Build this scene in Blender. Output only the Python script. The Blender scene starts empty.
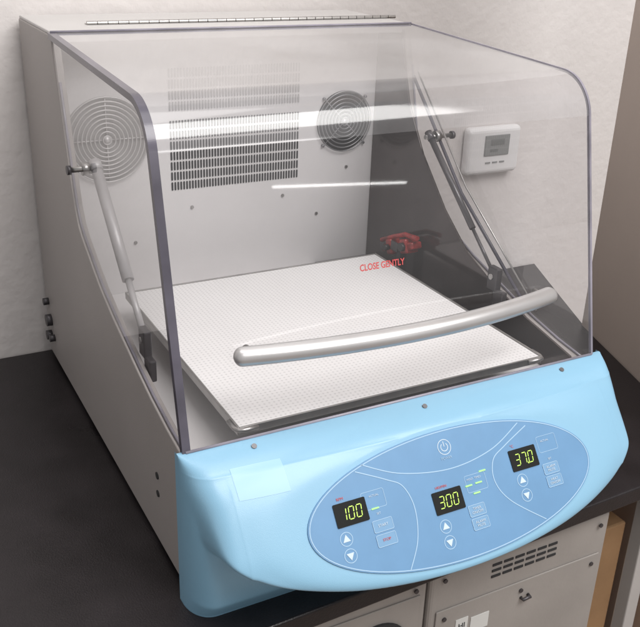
import bpy, bmesh, math, random
import numpy as np
from mathutils import Vector, Matrix
random.seed(3)
scene=bpy.context.scene
col=scene.collection
# ---------------------------------------------------------------- materials
def mat(name,color,rough=.5,metal=0.,var=.06,vscale=6.,bump=0.,bscale=200.,spec=.5,emit=None,estr=0.,coat=0.,rvar=0.):
    m=bpy.data.materials.new(name); m.use_nodes=True
    nt=m.node_tree; b=nt.nodes['Principled BSDF']
    b.inputs['Roughness'].default_value=rough; b.inputs['Metallic'].default_value=metal
    b.inputs['Specular IOR Level'].default_value=spec
    b.inputs['Coat Weight'].default_value=coat; b.inputs['Coat Roughness'].default_value=.2
    tc=nt.nodes.new('ShaderNodeTexCoord')
    n=nt.nodes.new('ShaderNodeTexNoise'); n.inputs['Scale'].default_value=vscale; n.inputs['Detail'].default_value=6
    nt.links.new(tc.outputs['Object'],n.inputs['Vector'])
    r=nt.nodes.new('ShaderNodeValToRGB')
    r.color_ramp.elements[0].position=.3; r.color_ramp.elements[1].position=.7
    c=np.array(color)
    r.color_ramp.elements[0].color=(*(c*(1-var)),1); r.color_ramp.elements[1].color=(*np.minimum(c*(1+var),1),1)
    nt.links.new(n.outputs['Fac'],r.inputs['Fac']); nt.links.new(r.outputs['Color'],b.inputs['Base Color'])
    if rvar>0:
        mr=nt.nodes.new('ShaderNodeMapRange'); mr.inputs['From Min'].default_value=.3; mr.inputs['From Max'].default_value=.7
        mr.inputs['To Min'].default_value=rough-rvar; mr.inputs['To Max'].default_value=rough+rvar
        nt.links.new(n.outputs['Fac'],mr.inputs['Value']); nt.links.new(mr.outputs[0],b.inputs['Roughness'])
    if bump>0:
        n2=nt.nodes.new('ShaderNodeTexNoise'); n2.inputs['Scale'].default_value=bscale; n2.inputs['Detail'].default_value=3
        nt.links.new(tc.outputs['Object'],n2.inputs['Vector'])
        bp=nt.nodes.new('ShaderNodeBump'); bp.inputs['Strength'].default_value=bump; bp.inputs['Distance'].default_value=.002
        nt.links.new(n2.outputs['Fac'],bp.inputs['Height']); nt.links.new(bp.outputs['Normal'],b.inputs['Normal'])
    if emit is not None:
        b.inputs['Emission Color'].default_value=(*emit,1); b.inputs['Emission Strength'].default_value=estr
    return m
def acrylic(name,tint,f0=.05,boost=1.6,rough=.015,haze=0.0):
    m=bpy.data.materials.new(name); m.use_nodes=True; nt=m.node_tree; nt.nodes.clear()
    o=nt.nodes.new('ShaderNodeOutputMaterial'); mx=nt.nodes.new('ShaderNodeMixShader')
    t=nt.nodes.new('ShaderNodeBsdfTransparent'); t.inputs['Color'].default_value=(*tint,1)
    g=nt.nodes.new('ShaderNodeBsdfGlossy'); g.inputs['Roughness'].default_value=rough
    lw=nt.nodes.new('ShaderNodeLayerWeight'); lw.inputs['Blend'].default_value=.5
    p=nt.nodes.new('ShaderNodeMath'); p.operation='POWER'; p.inputs[1].default_value=5
    a=nt.nodes.new('ShaderNodeMath'); a.operation='MULTIPLY_ADD'; a.inputs[1].default_value=.95*boost; a.inputs[2].default_value=f0*boost; a.use_clamp=True
    nt.links.new(lw.outputs['Facing'],p.inputs[0]); nt.links.new(p.outputs[0],a.inputs[0])
    nt.links.new(a.outputs[0],mx.inputs['Fac']); nt.links.new(t.outputs[0],mx.inputs[1]); nt.links.new(g.outputs[0],mx.inputs[2])
    if haze>0:
        d=nt.nodes.new('ShaderNodeBsdfDiffuse'); d.inputs['Color'].default_value=(.78,.77,.785,1)  # pale diffuse layer paints reflected-light haze into the acrylic
        n=nt.nodes.new('ShaderNodeTexNoise'); n.inputs['Scale'].default_value=7; n.inputs['Detail'].default_value=8
        tc=nt.nodes.new('ShaderNodeTexCoord'); nt.links.new(tc.outputs['Object'],n.inputs['Vector'])
        mm=nt.nodes.new('ShaderNodeMath'); mm.operation='MULTIPLY'; mm.inputs[1].default_value=haze*2
        nt.links.new(n.outputs['Fac'],mm.inputs[0])
        m2=nt.nodes.new('ShaderNodeMixShader'); nt.links.new(mm.outputs[0],m2.inputs['Fac'])
        nt.links.new(mx.outputs[0],m2.inputs[1]); nt.links.new(d.outputs[0],m2.inputs[2]); nt.links.new(m2.outputs[0],o.inputs['Surface'])
    else: nt.links.new(mx.outputs[0],o.inputs['Surface'])
    return m
M={}
M['paint']=mat('cabinet_paint_shaded',(.365,.338,.325),.45,var=.05,vscale=4,bump=.3,bscale=900)  # same paint as the top cover, darkened for the shaded sides
M['cabinet_paint_lit']=mat('cabinet_paint_lit',(.52,.505,.495),.45,var=.04,bump=.25,bscale=900)  # cabinet paint again, lightened for the light falling on the top
M['liner']=mat('interior_paint',(.66,.645,.645),.45,var=.05,vscale=4,bump=.1,bscale=600)
M['shaded_liner']=mat('interior_shade',(.075,.062,.061),.09,var=.25,metal=.35,vscale=9)  # grey interior painted dark to imitate shade on the right inner wall
M['floor_shade']=mat('chamber_floor_shade',(.02,.018,.02),.06,var=.3,coat=.5)  # near-black colour imitating shade and dark reflections on the grey floor
M['blue']=mat('fascia_blue',(.235,.445,.605),.38,var=.025,vscale=5,bump=.12,bscale=1400,coat=.25)
M['panel']=mat('membrane_blue',(.130,.275,.465),.42,var=.04,vscale=30)
M['line']=mat('print_lightblue',(.35,.52,.68),.5,var=.02)
M['btn']=mat('button_blue',(.17,.325,.51),.45,var=.02)
M['white_print']=mat('print_white',(.54,.64,.72),.5,var=.02)
M['red_print']=mat('print_red',(.55,.09,.09),.5,var=.02)
M['display']=mat('display_black',(.012,.013,.012),.15,var=.1)
M['led']=mat('led_segment',(.4,.55,.1),.5,emit=(.58,.95,.14),estr=.55)
M['led_green']=mat('led_green',(.3,.7,.2),.5,emit=(.45,1.,.25),estr=.45)
M['sticker']=mat('sticker',(.315,.53,.68),.4,var=.02)
M['alu']=mat('handle_aluminium',(.55,.54,.54),.34,metal=.65,var=.05,vscale=20)
M['leg']=mat('leg_paint',(.55,.545,.54),.35,metal=.4,var=.05)
M['steel']=mat('steel',(.40,.39,.38),.33,metal=.9,var=.12,vscale=40)
M['dark_steel']=mat('dark_metal',(.08,.075,.08),.4,metal=.6,var=.2,vscale=30)
M['screw']=mat('screw_steel',(.18,.18,.19),.35,metal=.7,var=.1)
M['spring']=mat('gas_spring_grey',(.42,.41,.415),.35,metal=.15)
M['spring_dark']=mat('gas_spring_dark',(.10,.095,.10),.3,metal=.4)
M['black']=mat('black_plastic',(.02,.019,.02),.4)
M['hole']=mat('slot_dark',(.03,.03,.032),.8)
M['fanback']=mat('fan_recess',(.38,.37,.37),.7)
M['wire']=mat('guard_wire',(.56,.55,.55),.4,metal=.3)
M['wire_dark']=mat('guard_wire_chrome',(.28,.28,.29),.35,metal=.6)
M['edge']=mat('acrylic_edge',(.095,.088,.112),.2,var=.35,vscale=12)
M['edge_light']=mat('acrylic_edge_light',(.27,.255,.30),.2,var=.3,vscale=15)
M['lid']=acrylic('clear_acrylic',(.96,.955,.96),.045,1.4,.026,.024)
M['lidtop']=acrylic('acrylic_top_haze',(.95,.945,.95),.05,1.9,.06,.12)  # clear sheet with haze mixed in to imitate grazing reflections
M['lidbend']=acrylic('acrylic_bend_haze',(.91,.905,.915),.06,1.4,.10,.10)  # clear sheet with stronger haze to imitate the highlight along the bend
M['table']=mat('table_black',(.0140,.0112,.0125),.34,var=.3,vscale=14,bump=.2,bscale=500,spec=.4,rvar=.07)
M['wall']=mat('wall_plaster',(.67,.635,.62),.8,var=.045,vscale=2.2,bump=.9,bscale=45)
M['tan']=mat('partition_tan',(.52,.44,.39),.7,var=.06,vscale=3)
M['thermo']=mat('thermostat_plastic',(.74,.73,.73),.4,var=.02)
M['lcd']=mat('lcd_grey',(.24,.245,.24),.3)
M['lcd_dim']=mat('lcd_dim',(.16,.165,.16),.3)
M['unit']=mat('instrument_grey',(.33,.305,.285),.45,var=.15,vscale=5,bump=.1)
M['card']=mat('cardboard',(.52,.32,.17),.8,var=.14,vscale=8,bump=.2,bscale=90)
M['floor']=mat('floor_vinyl',(.30,.24,.20),.5,var=.1)
M['red']=mat('red_plastic',(.30,.022,.02),.3,var=.5,vscale=70)
M['label']=mat('paper_label',(.66,.66,.64),.5)
def mat_dots():
    m=bpy.data.materials.new('platform_mat'); m.use_nodes=True; nt=m.node_tree; b=nt.nodes['Principled BSDF']
    b.inputs['Roughness'].default_value=.5
    tc=nt.nodes.new('ShaderNodeTexCoord'); mp=nt.nodes.new('ShaderNodeMapping'); mp.inputs['Scale'].default_value=(165,165,0)
    nt.links.new(tc.outputs['Object'],mp.inputs['Vector'])
    v=nt.nodes.new('ShaderNodeTexVoronoi'); v.inputs['Scale'].default_value=1.0; v.inputs['Randomness'].default_value=0.08
    nt.links.new(mp.outputs[0],v.inputs['Vector'])
    r=nt.nodes.new('ShaderNodeValToRGB'); r.color_ramp.elements[0].position=.10; r.color_ramp.elements[1].position=.32
    r.color_ramp.elements[0].color=(.64,.63,.63,1); r.color_ramp.elements[1].color=(.84,.83,.825,1)
    nt.links.new(v.outputs['Distance'],r.inputs['Fac'])
    n=nt.nodes.new('ShaderNodeTexNoise'); n.inputs['Scale'].default_value=9; n.inputs['Detail'].default_value=6
    nt.links.new(tc.outputs['Object'],n.inputs['Vector'])
    mx=nt.nodes.new('ShaderNodeMix'); mx.data_type='RGBA'; mx.blend_type='MULTIPLY'; mx.inputs[0].default_value=.10
    nt.links.new(r.outputs['Color'],mx.inputs[6]); nt.links.new(n.outputs['Fac'],mx.inputs[7]); nt.links.new(mx.outputs[2],b.inputs['Base Color'])
    bp=nt.nodes.new('ShaderNodeBump'); bp.inputs['Strength'].default_value=.3; bp.inputs['Distance'].default_value=.0008
    nt.links.new(v.outputs['Distance'],bp.inputs['Height']); nt.links.new(bp.outputs['Normal'],b.inputs['Normal'])
    return m
M['mat']=mat_dots()
# ---------------------------------------------------------------- builders
def link(name,me,m=None,parent=None,smooth=False):
    o=bpy.data.objects.new(name,me); col.objects.link(o)
    if m is not None and len(me.materials)==0: me.materials.append(m)
    if smooth:
        for p in me.polygons: p.use_smooth=True
    if parent: o.parent=parent
    return o
def from_bm(name,bm,m,parent=None,smooth=False):
    bmesh.ops.recalc_face_normals(bm,faces=bm.faces)
    me=bpy.data.meshes.new(name); bm.to_mesh(me); bm.free(); return link(name,me,m,parent,smooth)
def empty(name,loc):
    o=bpy.data.objects.new(name,None); o.location=loc; o.empty_display_size=.05; col.objects.link(o)
    return o
def tag(o,label,cat=None):
    o['label']=label
    if cat: o['category']=cat
def bm_box(bm,a,b,bevel=0,seg=2):
    v=[bm.verts.new((x,y,z)) for x in (a[0],b[0]) for y in (a[1],b[1]) for z in (a[2],b[2])]
    F=[(0,1,3,2),(4,6,7,5),(0,4,5,1),(2,3,7,6),(0,2,6,4),(1,5,7,3)]
    fs=[bm.faces.new([v[i] for i in f]) for f in F]
    if bevel>0:
        es=list({e for f in fs for e in f.edges})
        bmesh.ops.bevel(bm,geom=es,offset=bevel,segments=seg,affect='EDGES',profile=.5)
def box(name,a,b,m,parent=None,bevel=0,seg=2):
    bm=bmesh.new(); bm_box(bm,a,b,bevel=bevel,seg=seg)
    return from_bm(name,bm,m,parent)
def merge_boxes(bm,lst,bevel=0):
    for a,b in lst:
        t=bmesh.new(); bm_box(t,a,b,bevel=bevel); tmp=bpy.data.meshes.new('t'); t.to_mesh(tmp); t.free(); bm.from_mesh(tmp); bpy.data.meshes.remove(tmp)
def boxes(name,lst,m,parent=None,bevel=0):
    bm=bmesh.new(); merge_boxes(bm,lst,bevel)
    return from_bm(name,bm,m,parent)
def prism(name,poly,x0,x1,m,parent=None,bevel=0):
    bm=bmesh.new()
    A=[bm.verts.new((x0,y,z)) for y,z in poly]; B=[bm.verts.new((x1,y,z)) for y,z in poly]
    n=len(poly); bm.faces.new(A); bm.faces.new(B[::-1])
    for i in range(n): bm.faces.new([A[i],B[i],B[(i+1)%n],A[(i+1)%n]])
    bmesh.ops.recalc_face_normals(bm,faces=bm.faces)
    if bevel: bmesh.ops.bevel(bm,geom=bm.edges[:],offset=bevel,segments=3,affect='EDGES',profile=.5,clamp_overlap=True)
    return from_bm(name,bm,m,parent)
def add_tube(bm,pts,rad,n=12,flat=1.0,closed=False,cap=True):
    pts=[Vector(p) for p in pts]; N=len(pts); rings=[]
    if not hasattr(rad,'__len__'): rad=[rad]*N
    up=None
    for i,p in enumerate(pts):
        if closed: t=(pts[(i+1)%N]-pts[i-1]).normalized()
        else: t=(pts[min(i+1,N-1)]-pts[max(i-1,0)]).normalized()
        if up is None:
            up=Vector((0,0,1)) if abs(t.z)<.9 else Vector((0,1,0))
        s=t.cross(up).normalized(); up2=s.cross(t).normalized(); up=up2
        rings.append([bm.verts.new(p+s*math.cos(2*math.pi*k/n)*rad[i]+up2*math.sin(2*math.pi*k/n)*rad[i]*flat) for k in range(n)])
    R=N if closed else N-1
    for i in range(R):
        a=rings[i]; b=rings[(i+1)%N]
        for k in range(n): bm.faces.new([a[k],a[(k+1)%n],b[(k+1)%n],b[k]])
    if cap and not closed: bm.faces.new(rings[0][::-1]); bm.faces.new(rings[-1])
def flatcaps(o):
    for pl in o.data.polygons:
        if len(pl.vertices)>4: pl.use_smooth=False
    return o
def tube(name,pts,rad,m,parent=None,n=12,**k):
    bm=bmesh.new(); add_tube(bm,pts,rad,n,**k); return from_bm(name,bm,m,parent,True)
def cyl(name,p,q,r,m,parent=None,n=24):
    return flatcaps(tube(name,[p,Vector(p).lerp(Vector(q),.5),q],r,m,parent,n))
def add_disc(bm,c,r,th,ax=1,n=32):
    c=Vector(c); e=Vector((0,0,0)); e[ax]=th
    add_tube(bm,[c,c+e],r,n)
def disc(name,c,r,th,m,parent,ax=1,n=16):
    bm=bmesh.new(); add_disc(bm,c,r,th,ax,n); return from_bm(name,bm,m,parent)
# ---------------------------------------------------------------- shaker
sh=empty('incubator_shaker',(.28,.30,-.03))
tag(sh,'grey benchtop incubator shaker with clear lid and blue control fascia','laboratory shaker')
prof=[(.478,.5245),(.463,.465),(.448,.407),(.433,.352),(.420,.310),(.408,.289),(.392,.276),(.370,.264),(.340,.247),(.310,.232),(.260,.213),(.207,.197),(.160,.183),(.115,.171),(.060,.160),(.0,.152)]
side=[(.0,-.022),(.687,-.022),(.687,.5245)]+prof
cab=boxes('cabinet',[((.0125,.55,-.020),(.5475,.686,.5235)),((.0125,.003,-.0205),(.5475,.018,.150)),((.0125,.018,-.0205),(.5475,.55,.118)),
  ((.0125,.482,.5145),(.5475,.5505,.5235))],M['liner'],sh,bevel=.0012)
prism('side_panel',side,0,.012,M['paint'],cab,bevel=.0018)
prism('side_panel',side,.5483,.56,M['paint'],cab,bevel=.0018)
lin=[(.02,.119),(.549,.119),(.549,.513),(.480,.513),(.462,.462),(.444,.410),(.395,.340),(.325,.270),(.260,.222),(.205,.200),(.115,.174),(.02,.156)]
il=prism('side_liner_shade',lin,.5445,.5478,M['shaded_liner'],cab,bevel=.0008)  # added dark sheet, shade of the unlit inner wall put into its colour
box('floor_shade_sheet',(.440,.085,.1185),(.543,.548,.1205),M['floor_shade'],cab)  # added dark sheet over the floor, imitates shade and dark reflections
top=box('top_cover',(.001,.480,.5238),(.559,.6865,.5290),M['cabinet_paint_lit'],cab,bevel=.002)
for x in (.05,.51):
    for y in (.06,.62):
        cyl('foot',(x,y,-.030),(x,y,-.019),.018,M['black'],sh)
def slots(name,x0,x1,z0,z1,rows,ncol,m):
    bm=bmesh.new(); dz=(z1-z0)/rows; dx=(x1-x0)/ncol
    for r in range(rows):
        for c in range(ncol):
            cx=x0+(c+.5)*dx; cz=z0+(r+.5)*dz; w=dx*.30; h=dz*.42
            pts=[]
            for k in range(8):
                a=math.pi*k/7; pts.append((cx+w*math.cos(a),cz+h-w+w*math.sin(a)))
            for k in range(8):
                a=math.pi+math.pi*k/7; pts.append((cx+w*math.cos(a),cz-h+w+w*math.sin(a)))
            bm.faces.new([bm.verts.new((px,.5492,pz)) for px,pz in pts])
    return from_bm(name,bm,m,cab)
slots('ventilation_grille',.181,.403,.276,.388,7,46,M['hole'])
slots('ventilation_grille',.181,.403,.400,.466,4,46,M['fanback'])  # upper slots painted paler to imitate the lid top's reflected haze
def fan(cx,cz,R,back,wire,n,legs=True):
    disc('fan_opening',(cx,.5500,cz),R,-.0012,back,cab,n=48)
    bm=bmesh.new()
    for i in range(1,n+1):
        r=R*i/n
        add_tube(bm,[(cx+r*math.cos(t),.544,cz+r*math.sin(t)) for t in np.linspace(0,2*math.pi,48,endpoint=False)],.0011,6,closed=True)
    for k in range(4):
        a=math.pi/4+k*math.pi/2
        if not legs: a=math.pi/2*k+.0
        add_tube(bm,[(cx,.5455,cz),(cx+R*math.cos(a),.5455,cz+R*math.sin(a))],.0009,6)
        if legs:
            ex=cx+(R+.005)*math.cos(a); ez=cz+(R+.005)*math.sin(a)
            add_tube(bm,[(ex,.5495,ez),(ex,.545,ez)],.0022,12)
            add_tube(bm,[(cx+R*math.cos(a),.5440,cz+R*math.sin(a)),(ex,.5450,ez)],.0010,6)
    add_tube(bm,[(cx,.546,cz),(cx,.543,cz)],R*.09,16)
    return from_bm('fan_guard',bm,wire,cab,True)
fan(.084,.366,.063,M['fanback'],M['wire'],10,False)
fan(.486,.366,.050,M['hole'],M['wire_dark'],8)
for x,z in [(.215,.247),(.375,.249),(.495,.287),(.12,.20),(.44,.21)]:
    disc('screw',(x,.5498,z),.0026,-.002,M['steel'],cab,n=12)
for y,z,r in [(.101,.075,.0045),(.101,.050,.0042)]:
    disc('screw_hole',(-.0012,y,z),r,.002,M['hole'],cab,ax=0)
for y,z,r in [(.655,.045,.010),(.662,.015,.008),(.640,.018,.006),(.665,.075,.006)]:
    cyl('connector',(.001,y,z),(-.009,y,z),r,M['dark_steel'],cab)
hb=bmesh.new(); N=34
for i in range(N):
    x0=.066+i*.508/N; add_tube(hb,[(x0,.546,.5315),(x0+.508/N-.0012,.546,.5315)],.0028,10)
from_bm('hinge',hb,M['steel'],sh,False)
boxes('hinge_leaf',[((.066,.549,.5292),(.558,.558,.5303))],M['steel'],sh)
# ---------------------------------------------------------------- lid
def fillet(p0,c,p1,r,n=10):
    p0,c,p1=map(lambda q:Vector((q[0],q[1])),(p0,c,p1))
    a=(p0-c).normalized(); b=(p1-c).normalized(); ang=a.angle(b); d=r/math.tan(ang/2)
    s=c+a*d; e=c+b*d; ctr=c+(a+b).normalized()*(r/math.sin(ang/2))
    out=[]
    va=s-ctr; vb=e-ctr; tot=va.angle(vb); cr=va.x*vb.y-va.y*vb.x; sg=1 if cr>0 else -1
    for i in range(n+1):
        t=sg*tot*i/n; out.append((ctr.x+va.x*math.cos(t)-va.y*math.sin(t),ctr.y+va.x*math.sin(t)+va.y*math.cos(t)))
    return out
arc=fillet((.478,.5275),(.079,.5095),(.0,.1645),.060,44)
def lerp2(a,b,t): return (a[0]+(b[0]-a[0])*t,a[1]+(b[1]-a[1])*t)
pA=lerp2(arc[0],(.478,.5275),.004); pB=lerp2(arc[-1],(.0,.1645),.004)
path=[(.478,.5275),pA]+arc+[pB,(.0,.1645)]
lx0,lx1=-.002,.562
bm=bmesh.new()
L=[bm.verts.new((lx0,y,z)) for y,z in path]; R=[bm.verts.new((lx1,y,z)) for y,z in path]
for i in range(len(path)-1):
    f=bm.faces.new([L[i],R[i],R[i+1],L[i+1]])
    f.material_index=1 if i<1 else (0 if i==len(path)-2 else 2)
me=bpy.data.meshes.new('lid'); bm.to_mesh(me); bm.free()
for k in ('lid','lidtop','lidbend'): me.materials.append(M[k])
lid=link('lid',me,None,sh,True)
lid['label']='clear acrylic hinged lid with bent front edge'
pane=[(.478,.5265)]+[(y+.001,z-.001) for y,z in arc]+[(.001,.1640)]+[(y,z+.0012) for y,z in prof[::-1]][:-1]
for x in (.0015,.5585):
    bm=bmesh.new(); f=bm.faces.new([bm.verts.new((x,y,z)) for y,z in pane]); bmesh.ops.triangulate(bm,faces=[f]); from_bm('side_pane',bm,M['lid'],lid)
def sweep_rect(name,pth,x0,x1,th,m,parent):
    bm=bmesh.new(); rings=[]
    P=[Vector((p[0],p[1])) for p in pth]
    for i,p in enumerate(P):
        t=(P[min(i+1,len(P)-1)]-P[max(0,i-1)]).normalized(); nrm=Vector((t.y,-t.x))
        if nrm.dot(Vector((.25,.33))-p)>0: nrm=-nrm
        a=p+nrm*.0012; b=p-nrm*th
        rings.append([bm.verts.new((x0,a.x,a.y)),bm.verts.new((x1,a.x,a.y)),bm.verts.new((x1,b.x,b.y)),bm.verts.new((x0,b.x,b.y))])
    for i in range(len(rings)-1):
        for k in range(4): bm.faces.new([rings[i][k],rings[i][(k+1)%4],rings[i+1][(k+1)%4],rings[i+1][k]])
    bm.faces.new(rings[0]); bm.faces.new(rings[-1][::-1])
    return from_bm(name,bm,m,parent)
sweep_rect('lid_edge',path,-.0035,.0055,.0065,M['edge'],lid)
sweep_rect('lid_edge',path,.5600,.5630,.003,M['edge_light'],lid)
tube('lid_edge',[(.0,-.0008,.1655),(.28,-.0008,.1655),(.56,-.0008,.1655)],.0018,M['edge_light'],lid,8)
tube('lid_edge',[(.0,.478,.5292),(.28,.478,.5292),(.56,.478,.5292)],.0015,M['edge_light'],lid,8)
for x in (.0045,.5585):
    tube('lid_edge',[(x,y,z+.002) for y,z in prof[1:]],.0018,M['edge_light'],lid,8)
tube('lid_rail',[(.5545,.452,.452),(.5545,.300,.302),(.5545,.125,.182)],.0026,M['edge'],lid,8)
tube('lid_rail',[(.5545,.440,.460),(.5545,.290,.314),(.5545,.105,.186)],.0014,M['steel'],lid,8)
hp=[];hr=[]
for i in range(91):
    s=-math.cos(math.pi*i/90); hp.append((.277+.216*s,.016-.036*(1-s*s),.256+.006*(1-s*s)))
    e=(1-abs(s))*.216
    hr.append(.0114*math.sqrt(max(.02,1-(1-min(1,e/.009))**2)))
tube('handle',hp,hr,M['alu'],lid,24,flat=.92)
for x in (.080,.473):
    cyl('handle_bolt',(x,.028,.257),(x,.004,.257),.005,M['steel'],lid)
def text(name,s,size,m,parent,mtx,ext=.0001,align='CENTER',stretch=1.0,bold=0.):
    cu=bpy.data.curves.new(name,'FONT'); cu.body=s; cu.size=size; cu.extrude=ext; cu.align_x=align; cu.align_y='CENTER'
    cu.resolution_u=3; cu.offset=bold
    o=bpy.data.objects.new(name,cu); col.objects.link(o)
    dg=bpy.context.evaluated_depsgraph_get(); me=bpy.data.meshes.new_from_object(o.evaluated_get(dg))
    bpy.data.objects.remove(o); me.transform(Matrix.Diagonal((stretch,1,1,1))); me.transform(mtx); me.materials.clear(); me.materials.append(m)
    return link(name,me,m,parent)
def frame(o,ux,vy):
    ux=Vector(ux).normalized(); vy=Vector(vy).normalized(); n=ux.cross(vy)
    return Matrix(((ux.x,vy.x,n.x,o[0]),(ux.y,vy.y,n.y,o[1]),(ux.z,vy.z,n.z,o[2]),(0,0,0,1)))
pv=Vector((0,.079,.345)).normalized()
def pane_pt(x,z,off=.0012): 
    y=.079*(z-.1645)/(.345); return (x,y-off,z)
text('lid_print','CLOSE GENTLY',.0105,M['red_print'],lid,frame(pane_pt(.250,.324),(1,0,0),pv),stretch=.80,bold=.00022)
# gas springs
for xt,xb,sx in ((.020,.0180,-1),(.536,.5390,1)):
    a=Vector((xt,.368,.376)); b=Vector((xb,.190,.218)); d=(b-a)
    rr=.0074 if sx<0 else .0048
    bm=bmesh.new(); add_tube(bm,[a+d*.02,a+d*.70],rr,16); add_tube(bm,[a+d*.70,a+d*.97],.0042 if sx<0 else .0026,12)
    add_tube(bm,[a-d*.03,a+d*.03],rr+.001,12)
    g=flatcaps(from_bm('gas_spring',bm,M['spring'] if sx<0 else M['spring_dark'],sh,True))
    xo=-.012 if sx<0 else .576
    cyl('pivot_bolt',(xt+sx*-.008,.369,.374),(xo,.369,.374),.0036,M['steel'],g)
    cyl('pivot_knob',(xo,.369,.374),(xo-sx*-.005,.369,.374),.0060,M['dark_steel'],g)
    cyl('pivot_knob',(xt+sx*.018,.369,.374),(xt+sx*.009,.369,.374),.0085,M['steel'],g)
    boxes('spring_bracket',[((xb-.0050,.172,.190),(xb+.0050,.194,.226)),((xb-.0045,.156,.167),(xb+.0045,.178,.195))],M['dark_steel'],g,bevel=.002)
    cyl('bracket_bolt',(xb-.0065,.185,.211),(xb+.0065,.185,.211),.0042,M['steel'],g)
# ---------------------------------------------------------------- fascia (moulded height field)
ctrl=[(-.030,.036),(-.010,.047),(.02,.0500),(.05,.0515),(.09,.0515),(.115,.0495),(.130,.0455),(.142,.0400),(.152,.0325),(.159,.0230),(.1635,.0110),(.165,.0)]
cz=np.array([c[0] for c in ctrl]); cy=np.array([c[1] for c in ctrl])
zz=np.linspace(-.040,.165,1200); yy=np.interp(zz,cz,cy); ker=np.hanning(61); ker/=ker.sum()
ys=np.convolve(np.pad(yy,30,mode='edge'),ker,'valid'); wgt=np.clip((.165-zz)/.006,0,1); yy=ys*wgt+yy*(1-wgt)
x_l,x_r=-.009,.577
def sstep(a,b,t):
    t=np.clip((t-a)/(b-a),0,1); return t*t*(3-2*t)
def depth(x,z):
    x=np.asarray(x,float); z=np.asarray(z,float)
    base=np.interp(z,zz,yy)
    pl=.095-.77*(z-.09)
    u=(x-.285); v=(z-.09)/.792
    up=sstep(-.030,.055,v)
    pw=2.05+2.0*up
    rho=((np.abs(u)/(.279+.006*up))**pw+(np.abs(v)/.0865)**pw)**(1/pw)
    inner=np.sqrt((u-.004)**2/.196**2+v**2/.076**2)
    roll=.012*np.clip((rho-.70)/.30,0,1)**2.0
    roll=roll*np.clip((inner-1.02)/.25,0,1)
    wall=(1-up)*.14*sstep(.985,1.06,rho)+up*(.16*np.clip(rho-.93,0,1)**1.35)
    wall=np.where(inner<1.02,0,wall*np.clip((inner-1.02)/.04,0,1))
    pod=pl-roll-wall
    k=.003+.014*up*np.clip((inner-1.02)/.12,0,1)
    h=np.clip(k-np.abs(base-pod),0,None)/k
    d=np.maximum(base,pod)+h*h*k*.25
    d=np.where(z>.1649,0,d)
    topf=np.clip((.165-z)/.010,0,1)**.5
    d=np.minimum(d,.046*topf+np.where(z<.155,1.,0.))
    er=.030; t=np.clip((x-x_l)/er,0,1); e1=np.sqrt(np.clip(1-(1-t)**2.3,0,1))
    er=.022; t=np.clip((x_r-x)/er,0,1); e2=np.sqrt(np.clip(1-(1-t)**2.4,0,1))
    return d*e1*e2
def fascia_mesh():
    t=np.linspace(0,1,80)
    xs=np.concatenate([x_l+.04*(1-np.cos(t*math.pi/2)),np.linspace(x_l+.04,x_r-.04,280)[1:-1],(x_r-.04*(1-np.cos(t*math.pi/2)))[::-1]])
    zs=np.concatenate([np.linspace(-.030,.15,180),np.linspace(.15,.165,40)[1:]])
    X,Z=np.meshgrid(xs,zs); Y=-depth(X,Z)
    nx=len(xs); nz=len(zs)
    for it in range(30):
        Ys=Y.copy(); Ys[1:-1,1:-1]=(Y[1:-1,1:-1]*2+Y[:-2,1:-1]+Y[2:,1:-1]+Y[1:-1,:-2]+Y[1:-1,2:])/6
        wz=np.clip((Z-.03)/.05,0.06,1)*(Z<.1645); inn=((X-.289)**2/.20**2+((Z-.09)/.792)**2/.079**2)>1
        Y=np.where(inn,Y*(1-wz)+Ys*wz,Y)
    V=[];F=[]
    for j in range(nz):
        for i in range(nx): V.append((X[j,i],Y[j,i],Z[j,i]))
    for j in range(nz-1):
        for i in range(nx-1):
            a=j*nx+i; F.append((a,a+1,a+nx+1,a+nx))
    def ret(idx,dy):
        s=len(V)
        for k in idx: V.append((V[k][0],dy,V[k][2]))
        for q in range(len(idx)-1): F.append((idx[q],idx[q+1],s+q+1,s+q))
    ret([j*nx for j in range(nz)],.008)
    ret([j*nx+nx-1 for j in range(nz)],.008)
    ret([(nz-1)*nx+i for i in range(nx)],.003)
    ret([i for i in range(nx)],.008)
    me=bpy.data.meshes.new('fascia'); me.from_pydata(V,[],F); me.validate(); me.update()
    b2=bmesh.new(); b2.from_mesh(me); bmesh.ops.recalc_face_normals(b2,faces=b2.faces); b2.to_mesh(me); b2.free()
    return me,xs,zs,Y
fme,fxs,fzs,fY=fascia_mesh()
fas=link('fascia',fme,M['blue'],sh,True)
fas['label']='light blue moulded plastic front with raised oval pod'
def surf(x,z):
    i=int(np.clip(np.searchsorted(fxs,x)-1,0,len(fxs)-2)); j=int(np.clip(np.searchsorted(fzs,z)-1,0,len(fzs)-2))
    a=(x-fxs[i])/(fxs[i+1]-fxs[i]); b=(z-fzs[j])/(fzs[j+1]-fzs[j])
    return float((fY[j,i]*(1-a)+fY[j,i+1]*a)*(1-b)+(fY[j+1,i]*(1-a)+fY[j+1,i+1]*a)*b)
xs=np.linspace(.036,.092,24); zs=np.linspace(.131,.1540,16); V=[];F=[]
for j,z in enumerate(zs):
    for i,x in enumerate(xs): V.append((x,surf(x,z)-.00035,z+.0001))
for j in range(15):
    for i in range(23): a=j*24+i; F.append((a,a+1,a+25,a+24))
me=bpy.data.meshes.new('sticker'); me.from_pydata(V,[],F); link('sticker',me,M['sticker'],fas,True)
for x in (.071,.285,.497):
    ys_=surf(x,.1625)
    cyl('screw',(x,ys_+.002,.1605),(x,ys_-.0002,.1642),.0030,M['screw'],fas,16)
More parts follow.
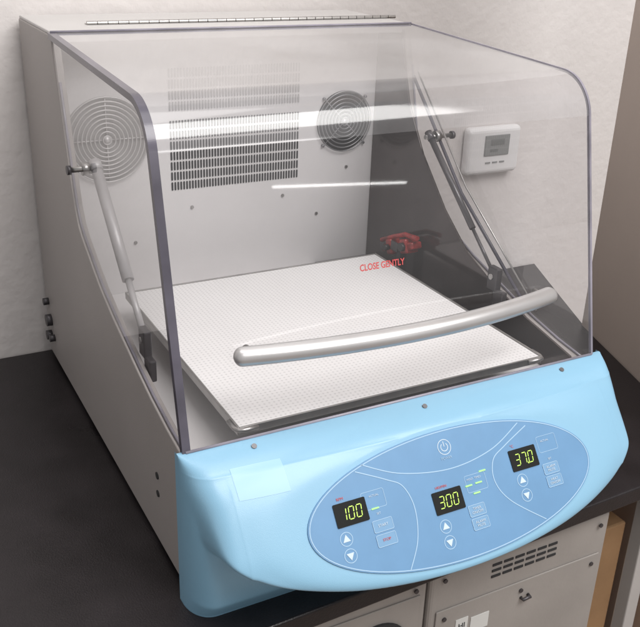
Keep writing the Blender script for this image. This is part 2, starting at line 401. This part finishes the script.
# ---------------------------------------------------------------- control panel
O=Vector((.28,-.095,.09)); Uv=Vector((1,0,0)); Vv=Vector((0,.610,.792)); Nv=Uv.cross(Vv)
FR=frame(O,Uv,Vv)
def onp(u,v,h=0): return FR@Vector((u,v,h))
bm=bmesh.new(); n=96
ring=[(.009+.192*math.cos(2*math.pi*k/n),.073*math.sin(2*math.pi*k/n)) for k in range(n)]
A=[bm.verts.new(onp(u,v,.0016)) for u,v in ring]; B=[bm.verts.new(onp(u*1.003,v*1.003,-.001)) for u,v in ring]
bm.faces.new(A)
for k in range(n): bm.faces.new([A[k],B[k],B[(k+1)%n],A[(k+1)%n]])
cp=from_bm('control_panel',bm,M['panel'],sh)
cp['label']='darker blue oval membrane keypad with three displays'
H=.0019
def ribbon(name,pts,w,m,h=H,closed=False):
    P=[Vector(p) for p in pts]; bm=bmesh.new(); prev=[]
    N=len(P)
    for i,p in enumerate(P):
        t=(P[(i+1)%N]-P[i-1]) if closed else (P[min(i+1,N-1)]-P[max(i-1,0)])
        t.normalize(); s=Vector((-t.y,t.x))*w/2
        prev.append((bm.verts.new(onp(p.x+s.x,p.y+s.y,h)),bm.verts.new(onp(p.x-s.x,p.y-s.y,h))))
    for i in range(N if closed else N-1):
        a=prev[i]; b=prev[(i+1)%N]; bm.faces.new([a[0],b[0],b[1],a[1]])
    return from_bm(name,bm,m,cp)
def spline(pts,n=12):
    out=[]; P=[Vector(p) for p in pts]
    for i in range(len(P)-1):
        p0=P[max(i-1,0)];p1=P[i];p2=P[i+1];p3=P[min(i+2,len(P)-1)]
        for k in range(n):
            t=k/n; out.append(.5*((2*p1)+(-p0+p2)*t+(2*p0-5*p1+4*p2-p3)*t*t+(-p0+3*p1-3*p2+p3)*t**3))
    out.append(P[-1]); return out
ribbon('panel_line',[(.009+.190*math.cos(2*math.pi*k/n),.0712*math.sin(2*math.pi*k/n)) for k in range(n)],.0011,M['line'],closed=True)
ribbon('panel_line',spline([(-.103,.0585),(-.058,.038),(.005,.028),(.065,.036),(.112,.0575)]),.0011,M['line'])
ribbon('panel_line',spline([(-.112,.053),(-.078,.036),(-.060,.024),(-.053,-.002),(-.060,-.035),(-.078,-.063)]),.0011,M['line'])
ribbon('panel_line',spline([(.122,.052),(.085,.036),(.064,.024),(.058,.0),(.072,-.026),(.112,-.058)]),.0011,M['line'])
def rrect(u0,v0,u1,v1,r,n=5):
    out=[]
    for cx,cy,a0 in ((u1-r,v1-r,0),(u0+r,v1-r,90),(u0+r,v0+r,180),(u1-r,v0+r,270)):
        for k in range(n+1):
            a=math.radians(a0+90*k/n); out.append((cx+r*math.cos(a),cy+r*math.sin(a)))
    return out
def plate(name,pts,m,h,parent=None):
    bm=bmesh.new(); A=[bm.verts.new(onp(u,v,h)) for u,v in pts]; B=[bm.verts.new(onp(u,v,.0013)) for u,v in pts]; bm.faces.new(A)
    for k in range(len(pts)): bm.faces.new([A[k],B[k],B[(k+1)%len(pts)],A[(k+1)%len(pts)]])
    return from_bm(name,bm,m,parent or cp)
def ptext(s,u,v,size,m,h=H+.0003,name='panel_print'):
    return text(name,s,size,m,cp,frame(onp(u,v,h),Uv,Vv),ext=.00005)
SEG={'0':'abcdef','1':'bc','2':'abged','3':'abgcd','7':'abc'}
def digits(s,cu,cv,m):
    w=.0060;hh=.0064;g=.0034; bm=bmesh.new(); sl=.12
    total=len(s.replace('.',''))*(w+g)-g; x=cu-total/2
    def quad(a,b,th):
        a=Vector(a);b=Vector(b);t=(b-a).normalized();s_=Vector((-t.y,t.x))*th/2; e=t*th*.5
        a=a+t*.0004; b=b-t*.0004
        q=[a,a+e+s_,b-e+s_,b,b-e-s_,a+e-s_]
        bm.faces.new([bm.verts.new(onp(p.x+(p.y-cv)*sl,p.y,.0031)) for p in q])
    for ch in s:
        if ch=='.':
            bm.faces.new([bm.verts.new(onp(x-g*.55+a,cv-hh+b,.0031)) for a,b in ((-.0009,-.0009),(.0009,-.0009),(.0009,.0009),(-.0009,.0009))]); continue
        c={'a':((x,cv+hh),(x+w,cv+hh)),'b':((x+w,cv+hh),(x+w,cv)),'c':((x+w,cv),(x+w,cv-hh)),'d':((x,cv-hh),(x+w,cv-hh)),'e':((x,cv),(x,cv-hh)),'f':((x,cv+hh),(x,cv)),'g':((x,cv),(x+w,cv))}
        for k in SEG[ch]: quad(*c[k],.0010)
        x+=w+g
    return from_bm('display_digits',bm,m,cp)
def display(cu,cv,s):
    plate('display_window',rrect(cu-.0195,cv-.0125,cu+.0195,cv+.0125,.0015),M['display'],.0027)
    digits(s,cu,cv,M['led'])
def arrow(cu,cv,up):
    n=24
    ribbon('arrow_button',[(cu+.0072*math.cos(2*math.pi*k/n),cv+.0072*math.sin(2*math.pi*k/n)) for k in range(n)],.0008,M['line'],closed=True)
    s=1 if up else -1
    plate('arrow_print',[(cu-.0045,cv-.0028*s),(cu+.0045,cv-.0028*s),(cu,cv+.0048*s)][::s],M['white_print'],H+.0002)
def button(cu,cv,w,h,s,m):
    plate('button',rrect(cu-w/2,cv-h/2,cu+w/2,cv+h/2,.0015),M['btn'],H+.0001)
    ribbon('button_outline',rrect(cu-w/2,cv-h/2,cu+w/2,cv+h/2,.0015),.0006,M['line'],h=H+.0004,closed=True)
    ls=s.split('\n')
    for i,l in enumerate(ls): ptext(l,cu,cv+(len(ls)-1)*.002-i*.0042,.0042,m,h=H+.0006,name='button_print')
display(-.129,.013,'100'); display(-.009,-.005,'300'); display(.106,.016,'37.0')
ptext('RPM',-.138,.0295,.0045,M['red_print']); ptext('HRS/MIN',-.014,.0115,.004,M['red_print']); ptext('\u00b0C',.094,.0325,.0045,M['red_print'])
ptext('ACTUAL',-.098,.0235,.0032,M['white_print']); ptext('SET',-.0975,.004,.0032,M['white_print'])
ptext('HOLD  TIMED',.031,.0105,.0032,M['white_print']); ptext('ACTUAL',.142,.029,.0032,M['white_print']); ptext('SET',.142,.007,.0032,M['white_print'])
for u,v in [(-.100,.010),(.022,.004),(.036,.0045),(.030,-.006),(.045,.016)]: plate('indicator_light',rrect(u-.0045,v-.0008,u+.0045,v+.0008,.0004,2),M['led_green'],H+.0006)
for cu,cv in ((-.142,-.012),(-.0215,-.031),(.0955,-.008)):
    arrow(cu,cv,True); arrow(cu,cv-.0175,False)
button(-.096,-.009,.024,.0125,'START',M['white_print']); button(-.096,-.0245,.024,.0125,'STOP',M['red_print'])
button(.024,-.024,.022,.0125,'TIMER\nON/OFF',M['white_print']); button(.024,-.039,.022,.0125,'ALARM\nMUTE',M['white_print'])
button(.140,-.004,.022,.0125,'ALARM\nMUTE',M['white_print']); button(.140,-.019,.022,.0125,'HEAT\nON/OFF',M['white_print'])
for cu,cv in ((-.098,.020),(.034,.006),(.146,.026)):
    ribbon('panel_line',rrect(cu-.015,cv-.010,cu+.013,cv+.009,.002),.0005,M['line'],closed=True)
n=28
ribbon('power_symbol',[(.005+.0085*math.cos(2*math.pi*k/n),.053+.0085*math.sin(2*math.pi*k/n)) for k in range(n)],.0008,M['white_print'],closed=True)
ribbon('power_symbol',[(.005+.0045*math.cos(math.radians(a)),.053+.0045*math.sin(math.radians(a))) for a in range(125,416,15)],.0009,M['white_print'])
ribbon('power_symbol',[(.005,.0595),(.005,.0535)],.0009,M['white_print'])
ptext('POWER',.004,.0405,.0042,M['line'])
# ---------------------------------------------------------------- platform
px0,px1,py0,py1,pz=.068,.492,.020,.433,.166
plat=boxes('shaking_platform',[((px0,py0,pz-.008),(px1,py1,pz-.003)),((px0-.0015,py0-.0015,pz-.008),(px0+.001,py1+.0015,pz+.0028)),((px1-.001,py0-.0015,pz-.008),(px1+.0015,py1+.0015,pz+.0028)),
   ((px0+.001,py1-.001,pz-.008),(px1-.001,py1+.0015,pz+.0028)),((px0+.001,py0-.0015,pz-.008),(px1-.001,py0+.0008,pz+.0018))],M['steel'],sh,bevel=.0007)
boxes('platform_mat',[((px0+.0015,py0+.001,pz-.003),(px1-.0015,py1-.001,pz+.0015))],M['mat'],plat,bevel=.001)
for x,s in ((px0,1),(px1,-1)):
    pts=[(x-.003*s,py0+.020,pz-.001),(x-.003*s,py0+.004,pz-.001),(x,py0-.003,pz-.001),(x+.007*s,py0-.004,pz-.001),(x+.022*s,py0-.004,pz-.001)]
    tube('corner_clip',pts,.0030,M['steel'],plat,10)
boxes('drive_base',[((.13,.08,.1207),(.43,.38,.156))],M['dark_steel'],sh,bevel=.004)
# red clamp on a small post in the rear corner
clampo=empty('clamp',(.527,.408,.1207)); tag(clampo,'small flat red plastic clamp with black knob beside tray','clamp')
bm=bmesh.new()
merge_boxes(bm,[((-.010,-.045,-.006),(.010,.050,.006)),((-.012,-.030,-.012),(.012,-.010,.012)),((-.010,.018,-.012),(.010,.036,.014))],.003)
add_tube(bm,[(-.004,-.055,.011),(-.004,-.02,.019),(-.004,.015,.017),(-.004,.055,.013)],.0040,12)
bmesh.ops.transform(bm,matrix=Matrix.Translation((0,0,.064))@Matrix.Rotation(math.radians(-20),4,'X'),verts=bm.verts)
from_bm('clamp_body',bm,M['red'],clampo)
boxes('clamp_post',[((-.006,-.006,0),(.006,.006,.056))],M['dark_steel'],clampo,bevel=.001)
for yy_,zz_,r_ in ((-.020,.071,.007),(.027,.055,.005)): cyl('clamp_knob',(-.010,yy_,zz_),(-.018,yy_,zz_),r_,M['black'],clampo)
boxes('clamp_jaw',[((-.0135,-.006,.056),(-.0105,.014,.072)),((-.0125,.038,.046),(-.0105,.048,.058))],M['dark_steel'],clampo,bevel=.0008)
# ---------------------------------------------------------------- table, wall, surroundings
tb=empty('table',(.0,.3,-.8)); tag(tb,'black laminate laboratory bench with straight front edge','table')
poly=[(-1.4,-.127),(.80,-.052),(.935,.355),(1.09,.698),(-1.4,.698)]
def slab(name,poly,z0,z1,m,parent,bevel=0):
    bm=bmesh.new(); A=[bm.verts.new((x,y,z0)) for x,y in poly]; B=[bm.verts.new((x,y,z1)) for x,y in poly]; n=len(poly)
    bm.faces.new(A[::-1]); bm.faces.new(B)
    for i in range(n): bm.faces.new([A[i],A[(i+1)%n],B[(i+1)%n],B[i]])
    if bevel: bmesh.ops.bevel(bm,geom=bm.edges[:],offset=bevel,segments=3,affect='EDGES',profile=.5)
    return from_bm(name,bm,m,parent)
slab('tabletop',poly,-.056,-.030,M['table'],tb,.003)
for x,y in ((.712,-.020),(-1.3,-.05),(1.00,.62),(-1.3,.62)):
    box('leg',(x-.012,y-.012,-.80),(x+.012,y+.012,-.057),M['leg'],tb,bevel=.002)
wl=box('wall',(-2.2,.702,-.8),(1.55,.80,2.4),M['wall']); tag(wl,'pale warm grey textured plaster wall behind the bench','wall')
pm=slab('partition',[(.805,-.056),(.948,.392),(.973,.385),(.830,-.063)],-.8,1.8,M['tan'],None)
tag(pm,'tan upright partition panel standing beside the bench','partition')
fl=box('floor',(-3,-4,-.82),(3.5,.9,-.80),M['floor']); fl['kind']='structure'
th=empty('thermostat',(.922,.702,.242)); tag(th,'white wall thermostat with small grey display','thermostat')
box('thermostat_body',(.852,.676,.200),(.986,.7015,.298),M['thermo'],th,bevel=.010,seg=4)
box('thermostat_screen',(.892,.6735,.240),(.954,.677,.282),M['lcd'],th,bevel=.001)
boxes('thermostat_mark',[((.898+i*.018,.6745,.224),(.910+i*.018,.6762,.227)) for i in range(3)],M['lcd'],th)
boxes('thermostat_readout',[((.906,.6728,.262),(.940,.6738,.274)),((.906,.6728,.248),(.925,.6738,.254))],M['lcd_dim'],th)
def instrument(x0,x1,lab,kind):
    e=empty('instrument',((x0+x1)/2,.2,-.45)); tag(e,lab,'laboratory instrument')
    y0=-.045
    box('housing',(x0,y0,-.45),(x1,.40,-.068),M['unit'],e,bevel=.006,seg=3)
    boxes('front_plate',[((x0+.012,y0-.0025,-.40),(x1-.012,y0-.0002,-.135 if kind else -.095))],M['unit'],e,bevel=.001)
    for x,z in [(x0+.02,-.085),(x1-.02,-.085),(x0+.025,-.15),(x1-.025,-.15),((x0+x1)/2,-.15)]:
        disc('screw',(x,y0-.0025,z),.0032,-.002,M['dark_steel'],e,n=12)
    if kind:
        sl=[]
        for r in range(3):
            for c in range(6): sl.append(((x0+.098+c*.019,y0-.0012,-.092-r*.0095),(x0+.113+c*.019,y0+.002,-.0885-r*.0095)))
        boxes('vent_slots',sl,M['hole'],e)
        box('warning_label',(x0+.045,y0-.0034,-.185),(x0+.065,y0-.0024,-.160),M['label'],e)
        box('warning_label',(x0+.070,y0-.0034,-.19),(x0+.10,y0-.0024,-.165),M['label'],e)
        text('label_print','HI',.012,M['hole'],e,frame((x0+.055,y0-.0038,-.172),(1,0,0),(0,0,1)))
        tube('catch',[(x1-.150,y0-.003,-.163),(x1-.150,y0-.008,-.163),(x1-.138,y0-.008,-.162),(x1-.138,y0-.003,-.162)],.0025,M['dark_steel'],e,8)
    else:
        disc('fan_opening',(x1-.075,y0-.0022,-.165),.048,-.004,M['hole'],e,n=36)
    return e
instrument(.302,.606,'grey metal instrument with vent slots under the bench',True)
instrument(-.02,.298,'grey metal instrument with round fan opening under bench',False)
cbx=empty('cardboard_box',(.75,.25,-.80)); tag(cbx,'large brown cardboard box standing under the bench end','box')
box('box_body',(.632,.08,-.80),(.800,.50,-.235),M['card'],cbx,bevel=.004)
box('box_flap',(.628,.075,-.235),(.72,.50,-.228),M['card'],cbx,bevel=.001)
box('packing_tape',(.66,.077,-.62),(.68,.0795,-.245),M['label'],cbx)
c2=empty('cardboard_box',(.72,.20,-.228)); tag(c2,'small brown cardboard box with white label stacked on another','box')
box('box_body',(.64,.13,-.228),(.78,.36,-.135),M['card'],c2,bevel=.003)
box('box_label',(.665,.1275,-.205),(.70,.1295,-.170),M['label'],c2)
box('box_flap',(.636,.126,-.135),(.70,.36,-.130),M['card'],c2,bevel=.001)
for o in list(bpy.data.objects):
    if o.parent:
        o.matrix_parent_inverse=Matrix.Identity(4)
        root=o
        while root.parent: root=root.parent
        if o.parent==root and not o.name.startswith('clamp_'): o.location=-Vector(root.location)
# ---------------------------------------------------------------- lights
w=bpy.data.worlds.new('World'); scene.world=w; w.use_nodes=True
w.node_tree.nodes['Background'].inputs[0].default_value=(1.,.972,.965,1); w.node_tree.nodes['Background'].inputs[1].default_value=.47
def area(name,loc,target,sx,sy,power,color=(1,.982,.965)):
    l=bpy.data.lights.new(name,'AREA'); l.shape='RECTANGLE'; l.size=sx; l.size_y=sy; l.energy=power; l.color=color
    o=bpy.data.objects.new(name,l); col.objects.link(o); o.location=loc
    d=Vector(target)-Vector(loc); o.rotation_euler=d.to_track_quat('-Z','Y').to_euler(); return o
def tube_light(name,p,q,width,power,target):
    p=Vector(p);q=Vector(q); l=bpy.data.lights.new(name,'AREA'); l.shape='RECTANGLE'; l.size=(q-p).length; l.size_y=width; l.energy=power; l.color=(1,.985,.97)
    o=bpy.data.objects.new(name,l); col.objects.link(o)
    c=(p+q)/2; X=(q-p).normalized(); Z=(c-Vector(target)); Z=(Z-X*Z.dot(X)).normalized(); Y=Z.cross(X)
    o.matrix_world=Matrix(((X.x,Y.x,Z.x,c.x),(X.y,Y.y,Z.y,c.y),(X.z,Y.z,Z.z,c.z),(0,0,0,1))); return o
area('ceiling_light',(.9,-1.5,2.4),(.4,.3,.2),2.2,1.3,88)
area('ceiling_light',(.1,.0,2.5),(.3,.3,.1),1.8,.9,15)
tube_light('ceiling_tube',(2.5,-8,2.30),(4.5,-8,2.16),.065,15,(.1,.07,.48))
tube_light('ceiling_tube',(3.8,-8,1.58),(5.5,-8,1.46),.022,2.4,(.2,.06,.41))
# ---------------------------------------------------------------- camera
C=Vector((-0.2631,-0.7587,0.6805)); a,b,c,F=0.5019,0.4178,0.0365,898.345
f=Vector((math.sin(a)*math.cos(b),math.cos(a)*math.cos(b),-math.sin(b))); r0=Vector((math.cos(a),-math.sin(a),0)); u0=r0.cross(f)
r=r0*math.cos(c)+u0*math.sin(c); u=-r0*math.sin(c)+u0*math.cos(c)
cam=bpy.data.cameras.new('camera'); co=bpy.data.objects.new('camera',cam); col.objects.link(co)
co.matrix_world=Matrix(((r.x,u.x,-f.x,C.x),(r.y,u.y,-f.y,C.y),(r.z,u.z,-f.z,C.z),(0,0,0,1)))
cam.sensor_fit='HORIZONTAL'; cam.sensor_width=36; cam.lens=36*F/640; cam.clip_start=.02; cam.clip_end=100
scene.camera=co
scene.view_settings.view_transform='Standard'; scene.view_settings.look='None'; scene.view_settings.exposure=0
